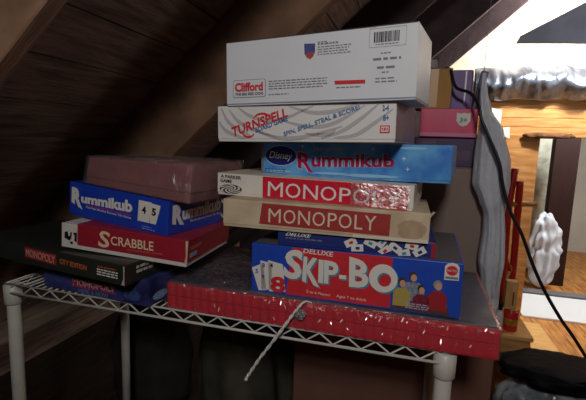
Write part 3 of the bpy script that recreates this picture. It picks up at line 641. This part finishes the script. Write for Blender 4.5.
box('packing_tape', (-.012, -.0605, .004), (.012, .0605, .1186), mat('tan_tape', (186, 142, 88), .4, .4), t, .0003); box('flap', (-.0515, -.0595, .1185), (-.0125, .0595, .1205), KRAFT, t, .0006); box('flap', (.0125, -.0595, .1185), (.0515, .0595, .1205), KRAFT, t, .0006)
t = thing('violet_box', 'upright violet box with a white spine stripe, right of the tan box', 'box', (.168, 1.6955, z3), (0, 0, R(-4))); t.scale = (1.155,) * 3
box('carton_body', (-.038, -.03, 0), (.020, .05, .122), PUR2, t, .0015); box('end_panel', (.0205, -.03, 0), (.023, .05, .120), mat('grey_lilac_card', (128, 116, 144), .5, .3), t, .0005)
box('spine_label', (-.001, -.0312, .02), (.004, -.0300, .118), mat('white_spine', (220, 214, 226), .4, .4), t, .0002)
t = thing('violet_booklet', 'thin dark violet box leaning beside the violet box', 'box', (.2105, 1.70, z3 + .002), (0, R(9), R(-5))); t.scale = (1.155,) * 3
box('carton_body', (-.010, -.03, 0), (.011, .05, .118), mat('indigo_card', (62, 44, 112), .45, .4, var=.2, vscale=20), t, .0015); box('cover_strip', (.0065, -.0307, .004), (.0100, -.0300, .114), PUR2, t, .0002)
tag(box('paper_scrap', (.016, 1.62, z3 + .1395), (.066, 1.69, z3 + .172), mat('grey_paper_wad', (150, 144, 146), .8, .2, var=.2, vscale=40), None, .008), 'small grey crumpled scrap on top of the tan cardboard box', 'paper')

# --- grey plastic garment bag hanging behind the pack's right end
BAG = film('milky_grey_bag', tint=(214, 218, 228), haze=.74, rough=.22, bump=1.0, bscale=20, gloss=2.0, edge=.3)
t = thing('garment_bag', 'tall grey plastic garment bag hanging right of the tall stack', 'bag', (.29, 1.53, Z0 - .60))
prof = [(.015, .312, .008), (.039, .307, .012), (.063, .302, .020), (.134, .289, .031), (.222, .285, .042), (.309, .284, .036), (.380, .279, .033), (.427, .270, .044), (.484, .258, .059), (.560, .256, .056), (.658, .243, .038), (.722, .222, .019), (.777, .212, .012), (.84, .208, .006)]
bm = bmesh.new(); rings = []; NN = 40
from itertools import pairwise
ys = [p[0] for p in prof]
def prof_at(z):
    for (a, b) in pairwise(prof):
        if a[0] <= z <= b[0]:
            k = (z - a[0]) / (b[0] - a[0]); k = k * k * (3 - 2 * k) * .5 + k * .5; return a[1] + (b[1] - a[1]) * k, a[2] + (b[2] - a[2]) * k
    return prof[-1][1:]
zz = [prof[0][0] + (prof[-1][0] - prof[0][0]) * i / 60 for i in range(61)]
for z in zz:
    cx, hw = prof_at(z); ring = []
    for k in range(NN):
        a = 2 * math.pi * k / NN; ca, sa = math.cos(a), math.sin(a)
        fold = 1 + .16 * math.sin(a * 9 + z * 5 + 2 * noise.noise(Vector((z * 5, a, 0)))) + .22 * noise.noise(Vector((ca * 2, sa * 2, z * 6)))
        ring.append(bm.verts.new((cx - .29 + hw * math.copysign(abs(ca) ** .8, ca) * (1 + .05 * noise.noise(Vector((ca, sa, z * 9)))), .045 * sa * fold * min(1, hw / .04), z)))
    rings.append(ring)
for A, B in pairwise(rings):
    for k in range(NN): bm.faces.new((A[k], A[(k + 1) % NN], B[(k + 1) % NN], B[k]))
bm.faces.new(rings[0][::-1]); bm.faces.new(rings[-1]); link('bag_sheet', bm, BAG, t, True)
bm = bmesh.new(); rings = []
for z in [.10 + .60 * i / 20 for i in range(21)]:
    cx, hw = prof_at(z); rings.append([bm.verts.new((cx - .29 + hw * .82 * math.cos(2 * math.pi * k / 20), .030 * math.sin(2 * math.pi * k / 20) * (1 + .2 * math.sin(k * 3)), z)) for k in range(20)])
for A, B in pairwise(rings):
    for k in range(20): bm.faces.new((A[k], A[(k + 1) % 20], B[(k + 1) % 20], B[k]))
bm.faces.new(rings[0][::-1]); bm.faces.new(rings[-1]); link('grey_garment', bm, mat('grey_cloth', (176, 178, 188), .9, .1, var=.25, vscale=12, stretch=(3, 3, .6)), t, True)
# support wire added to hold the bag up; none seen in the image
tube('added_support_wire', spline([(-.082, 0, .83), (-.083, 0, .90), (-.082, 0, 1.3), (-.082, 0, .755 + SL * .208 + .603)], 6), .0011, mat('support_steel', (90, 86, 84), .3, .5, metal=1), t)

# --- black cable drooping in front of the bag
tag(tube('power_cable', spline([(.098, 1.700, Z0 + .285), (.110, 1.612, Z0 + .262), (.129, 1.580, Z0 + .202), (.171, 1.540, Z0 + .178), (.191, 1.480, Z0 + .137), (.204, 1.460, Z0 + .086), (.229, 1.455, Z0 + .034), (.264, 1.450, Z0 - .043), (.282, 1.450, Z0 - .117), (.310, 1.450, Z0 - .195), (.351, 1.450, Z0 - .268), (.387, 1.460, Z0 - .348), (.436, 1.480, Z0 - .441), (.505, 1.510, Z0 - .545), (.60, 1.56, Z0 - .67), (.86, 1.70, Z0 - 1.05), (1.02, 1.9, .022), (1.2, 2.3, .022)], 8), .0055, mat('black_rubber', (24, 24, 28), .45, .4), None), 'black cable drooping across the grey garment bag', 'cable')

# ------------------------------------------------------------------ below the shelf
t = thing('storage_carton', 'big dark brown carton standing on the floor under the wire shelf', 'carton', (-.06, 1.72, 0))
box('carton_body', (-.335, -.20, 0), (.385, .20, Z0 - .64), DARKKR, t, .006)
box('flap', (-.334, -.199, Z0 - .6395), (.384, -.001, Z0 - .636), DARKKR, t, .001); box('flap', (-.334, .001, Z0 - .6395), (.384, .199, Z0 - .636), DARKKR, t, .001)
def cloth_heap(name, c, sx, sy, h, m, parent=None, seed=0, fold=7, top=.6, amp=0):
    bm = bmesh.new(); bmesh.ops.create_uvsphere(bm, u_segments=64, v_segments=40, radius=1)
    for v in bm.verts:
        p = v.co.copy(); k = 1 + .16 * noise.noise(p * 1.7 + Vector((seed, 0, 0))) + amp * noise.noise(p * 3.3 + Vector((seed, 2, 0))) + .07 * noise.noise(p * 5 + Vector((0, seed, 0))) + .05 * abs(noise.noise(p * 9 + Vector((0, 0, seed)))) + .035 * math.sin(fold * math.atan2(p.y, p.x) + 3 * p.z + seed)
        z = (p.z * .5 + .5); q = math.copysign(abs(p.z) ** top, p.z) * .5 + .5
        v.co = Vector((c[0] + p.x * sx * k, c[1] + p.y * sy * k, c[2] + max(q * h * (1 + .12 * (k - 1)), 0)))
    return link(name, bm, m, parent, True)
DCL = mat('dark_olive_cloth', (92, 88, 78), .95, .1, var=.4, vscale=8, bump=.4, bscale=14)
tag(cloth_heap('cloth_bag', (-.70, 1.78, 0), .24, .17, .80, DCL, None, 3, 9), 'dark olive cloth bag slumped under the shelf beside the brown carton', 'bag')
tag(cloth_heap('cloth_bag', (-1.22, 1.80, 0), .21, .17, .62, mat('black_cloth', (60, 56, 54), .95, .1, var=.3, vscale=8, bump=.4, bscale=14), None, 8, 6), 'black cloth bag slumped on the floor behind the thin back post', 'bag')
tag(tube('black_strap', spline([(-.52, 1.585, Z0 - .60), (-.50, 1.50, Z0 - .72), (-.47, 1.49, Z0 - .86), (-.45, 1.50, Z0 - 1.1), (-.46, 1.52, .01)], 8), .005, mat('black_rubber', (24, 24, 28)), None), 'thin black cord hanging down before the olive cloth bag', 'cord')

# ------------------------------------------------------------------ right aisle
t = thing('wooden_crate', 'orange pine block on the floor beside the shelf end', 'crate', (.525, 2.14, 0))
box('crate_body', (-.075, -.10, 0), (.055, .12, Z0 - .865), YELW, t, .006); box('crate_lid', (-.085, -.11, Z0 - .8645), (.062, .125, Z0 - .845), mat('pale_pine', (232, 178, 106), .5, .4, var=.2, vscale=10, stretch=(1, 6, 1)), t, .004)
zc = Z0 - .8448
t = thing('red_tin', 'small red tin with a gold band on the pine block', 'tin', (.500, 2.10, zc))
lathe('can', [(.030, 0), (.032, .004), (.032, .095), (.029, .099)], mat('red_tin_paint', (206, 40, 44), .3, .5), t); lathe('gold_band', [(.0322, .03), (.0328, .032), (.0328, .058), (.0322, .06)], mat('gold_paint', (214, 164, 70), .3, .5, metal=.6), t); lathe('tin_cap', [(.026, .0992), (.027, .1015), (.024, .104)], mat('gold_paint', (214, 164, 70)), t)
t = thing('tan_block', 'upright tan wooden block standing on the red tin', 'block', (.490, 2.10, zc + .1042))
box('block_body', (-.027, -.02, 0), (.024, .02, .135), mat('peach_wood', (236, 186, 124), .55, .3, var=.2, vscale=12, stretch=(5, 5, 1)), t, .004); box('slot', (.003, -.0212, .02), (.010, -.0195, .085), mat('slot_brown', (140, 88, 44), .7, .2), t, .0008)
t = thing('white_bottle', 'small white bottle with black cap left of the red tin', 'bottle', (.447, 2.075, zc))
lathe('bottle_body', [(.014, 0), (.0165, .004), (.0165, .085), (.008, .10)], mat('white_plastic', (214, 210, 206), .35, .5), t, 20); lathe('cap', [(.010, .1005), (.010, .135), (.0085, .138)], mat('black_plastic', (22, 22, 24), .4, .5), t, 20)
# red tubular stand against the jamb
RT = mat('red_tube_paint', (182, 38, 36), .35, .5, var=.2, vscale=30)
t = thing('tube_stand', 'red tubular metal stand with a tan crossbar leaning by the yellow post', 'stand', (.585, 2.62, 0))
tube('tube', spline([(-.035, 0, 0), (-.028, 0, .70), (-.035, 0, 1.10), (-.022, 0, 1.34)], 6), .019, RT, t); tube('tube', spline([(.035, .03, 0), (.03, .03, .72), (.02, .02, 1.05), (.010, 0, 1.27)], 6), .019, RT, t)
tube('crossbar', [(-.03, .01, Z0 - .315), (.11, .01, Z0 - .305)], .013, mat('tan_bar', (176, 130, 74), .5, .3), t); tube('brace', [(-.03, 0, .62), (.03, .03, .80)], .012, mat('gold_tube', (190, 140, 60), .35, .5), t); tube('brace', [(-.03, 0, .84), (.03, .03, .70)], .012, RT, t)
# white sheets added in place of bright gaps beside the bag
GAPW = mat('bright_gap_white', (236, 234, 230), .7, .2)
for nm, q, lb in (('bright_gap_sheet', [(.585, .19), (.665, .182), (.668, .302), (.590, .318)], 'larger white sheet standing for a bright gap by the bag top'), ('bright_gap_sheet', [(.668, .162), (.735, .172), (.745, .078), (.680, .100)], 'smaller white sheet standing for a bright gap lower on the plank wall')):
    bm = bmesh.new(); A = [bm.verts.new((u, 3.752 if i in (0, 1) else 3.758, Z0 + v)) for i, (u, v) in enumerate(q)]; B = [bm.verts.new((u, 3.7565 if i in (0, 1) else 3.7625, Z0 + v)) for i, (u, v) in enumerate(q)]
    bm.faces.new(A); bm.faces.new(B[::-1])
    for k in range(4): bm.faces.new((A[k], B[k], B[(k + 1) % 4], A[(k + 1) % 4]))
    bmesh.ops.recalc_face_normals(bm, faces=bm.faces); tag(link(nm, bm, GAPW), lb, 'paper')
# foil insulation sagging above the plank header
FOIL = mat('crinkled_foil', (150, 162, 182), .34, .6, metal=.85, var=.5, vscale=9, bump=1.0, bscale=12, stretch=(2.2, 1, .5))
bm = bmesh.new(); NX, NZ = 90, 26; gr = []
for s in (0, 1):
    for i in range(NX + 1):
        row = []
        for j in range(NZ + 1):
            x = .44 + 1.4 * i / NX; k = j / NZ; y = 3.76 - .10 * math.sin(math.pi * k) * (1 if s == 0 else .2) - (.02 if s == 0 else 0) + .03 * noise.noise(Vector((x * 7, k * 2, s))) + .015 * noise.noise(Vector((x * 22, k * 4, 3)))
            row.append(bm.verts.new((x, y, Z0 + .385 + .05 * noise.noise(Vector((x * 4, 0, 1))) + .245 * k + .02 * noise.noise(Vector((x * 9, k, 7))))))
        gr.append(row)
for s in (0, 1):
    o = s * (NX + 1)
    for i in range(NX):
        for j in range(NZ): bm.faces.new((gr[o + i][j], gr[o + i + 1][j], gr[o + i + 1][j + 1], gr[o + i][j + 1]))
for i in range(NX):
    for j in (0, NZ): bm.faces.new((gr[i][j], gr[i + 1][j], gr[NX + 2 + i][j], gr[NX + 1 + i][j]))
bmesh.ops.recalc_face_normals(bm, faces=bm.faces)
tag(link('foil_insulation', bm, FOIL, None, True), 'crinkled silver foil insulation sagging above the yellow plank wall', 'insulation')
# bare bulb work lamp in front of the pale gable insulation
t = thing('work_lamp', 'bare glowing bulb hanging before the pale gable insulation', 'lamp', (1.17, 3.38, Z0 + .86))
lathe('bulb', [(.004, -.062), (.020, -.055), (.033, -.030), (.033, -.012), (.024, .010), (.014, .026)], emit('bulb_glow', (255, 236, 205), 60), t, 20)
lathe('socket', [(.016, .026), (.018, .030), (.018, .075), (.008, .085)], mat('black_plastic', (22, 22, 24)), t, 16)
tube('lamp_cord', [(0, 0, .083), (0, .0, RZ - SL * (1.17 - RX) - Z0 - .86 + .01)], .004, mat('black_rubber', (24, 24, 28)), t)
pl = bpy.data.lights.new('bulb_light', 'POINT'); pl.energy = 85; pl.color = (1, .92, .80); pl.shadow_soft_size = .04
po = bpy.data.objects.new('bulb_light', pl); COL.objects.link(po); po.location = (1.15, 3.30, Z0 + .84)
# dark wedge of sheathing at the far right top
bm = bmesh.new(); q = [(.620, .700), (2.0, .660), (2.0, 1.48), (.640, .745)]
A = [bm.verts.new((u, 3.22, Z0 + v)) for u, v in q]; B = [bm.verts.new((u, 3.25, Z0 + v)) for u, v in q]
bm.faces.new(A); bm.faces.new(B[::-1])
for k in range(4): bm.faces.new((A[k], B[k], B[(k + 1) % 4], A[(k + 1) % 4]))
bmesh.ops.recalc_face_normals(bm, faces=bm.faces); struct(link('trim_10', bm, mat('slate_board', (186, 194, 216), .8, .2, var=.2, vscale=6)))
# brown clump of insulation over the doorway
tag(cloth_heap('insulation_clump', (1.02, 3.745, Z0 + .085), .17, .05, .05, mat('brown_fibre', (128, 92, 66), .95, .1, var=.4, vscale=30, bump=.6, bscale=40), None, 5, 11), 'ragged brown clump of insulation on the doorway header', 'insulation')
# further room
t = thing('insulation_batt', 'pale green grey insulation batt standing in the far doorway', 'insulation', (1.56, 5.6, 0))
box('batt', (-.22, 0, 0), (.17, .14, Z0 + .16), mat('mottled_batt', (226, 224, 204), .95, .1, var=.35, vscale=7, col2=(180, 174, 152)), t, .03)
box('paper_facing', (-.215, -.004, .02), (.165, -.001, Z0 - .1), mat('batt_facing', (222, 224, 202), .8, .2, var=.3, vscale=9, col2=(168, 162, 142)), t, .001)
tag(box('dark_post', (1.43, 5.0, 0), (1.66, 5.12, Z0 + .2), mat('dark_red_brown_wood', (50, 24, 19), .6, .3, var=.3, vscale=6, stretch=(5, 5, 1)), None, .004), 'dark red brown post standing in the far doorway', 'post')
tag(cloth_heap('plastic_sack', (1.38, 4.80, .02), .14, .10, Z0 - .66, mat('white_plastic_sack', (226, 230, 236), .35, .5, var=.25, vscale=9, bump=.6, bscale=12), None, 2, 8, 1.2, .5), 'crumpled white plastic sack beyond the far doorway', 'sack')
tag(box('board_sheet', (1.02, 3.92, .0005), (1.95, 4.55, .02), mat('white_board', (228, 228, 228), .5, .4), None, .003), 'white sheet of board lying on the floor through the doorway', 'board')
tag(box('threshold_strip', (.97, 4.58, .0005), (1.9, 4.70, .03), mat('grey_metal_strip', (128, 132, 140), .4, .5, metal=.4), None, .004), 'grey strip across the floor behind the white board', 'strip')
tag(box('pine_plank', (.92, 3.02, .0005), (1.10, 3.72, .04), mat('pale_pine', (232, 178, 106)), None, .004), 'short pine plank lying on the floor before the doorway', 'plank')
# black sack on a clear sack
tag(cloth_heap('clear_sack', (.62, 1.80, 0), .225, .155, Z0 - .905, mat('clear_sack_plastic', (196, 208, 216), .18, .6, var=.5, vscale=9, bump=.9, bscale=14, coat=.5, col2=(70, 76, 84)), None, 6, 9, .5), 'pale shiny plastic sack on the floor under the black bag', 'sack')
tag(cloth_heap('black_sack', (.62, 1.78, Z0 - .902), .215, .135, .085, mat('black_sack_plastic', (8, 10, 15), .6, .1, bump=.3, bscale=22), None, 4, 10, .7), 'black plastic bag lying on top of the pale sack', 'sack')
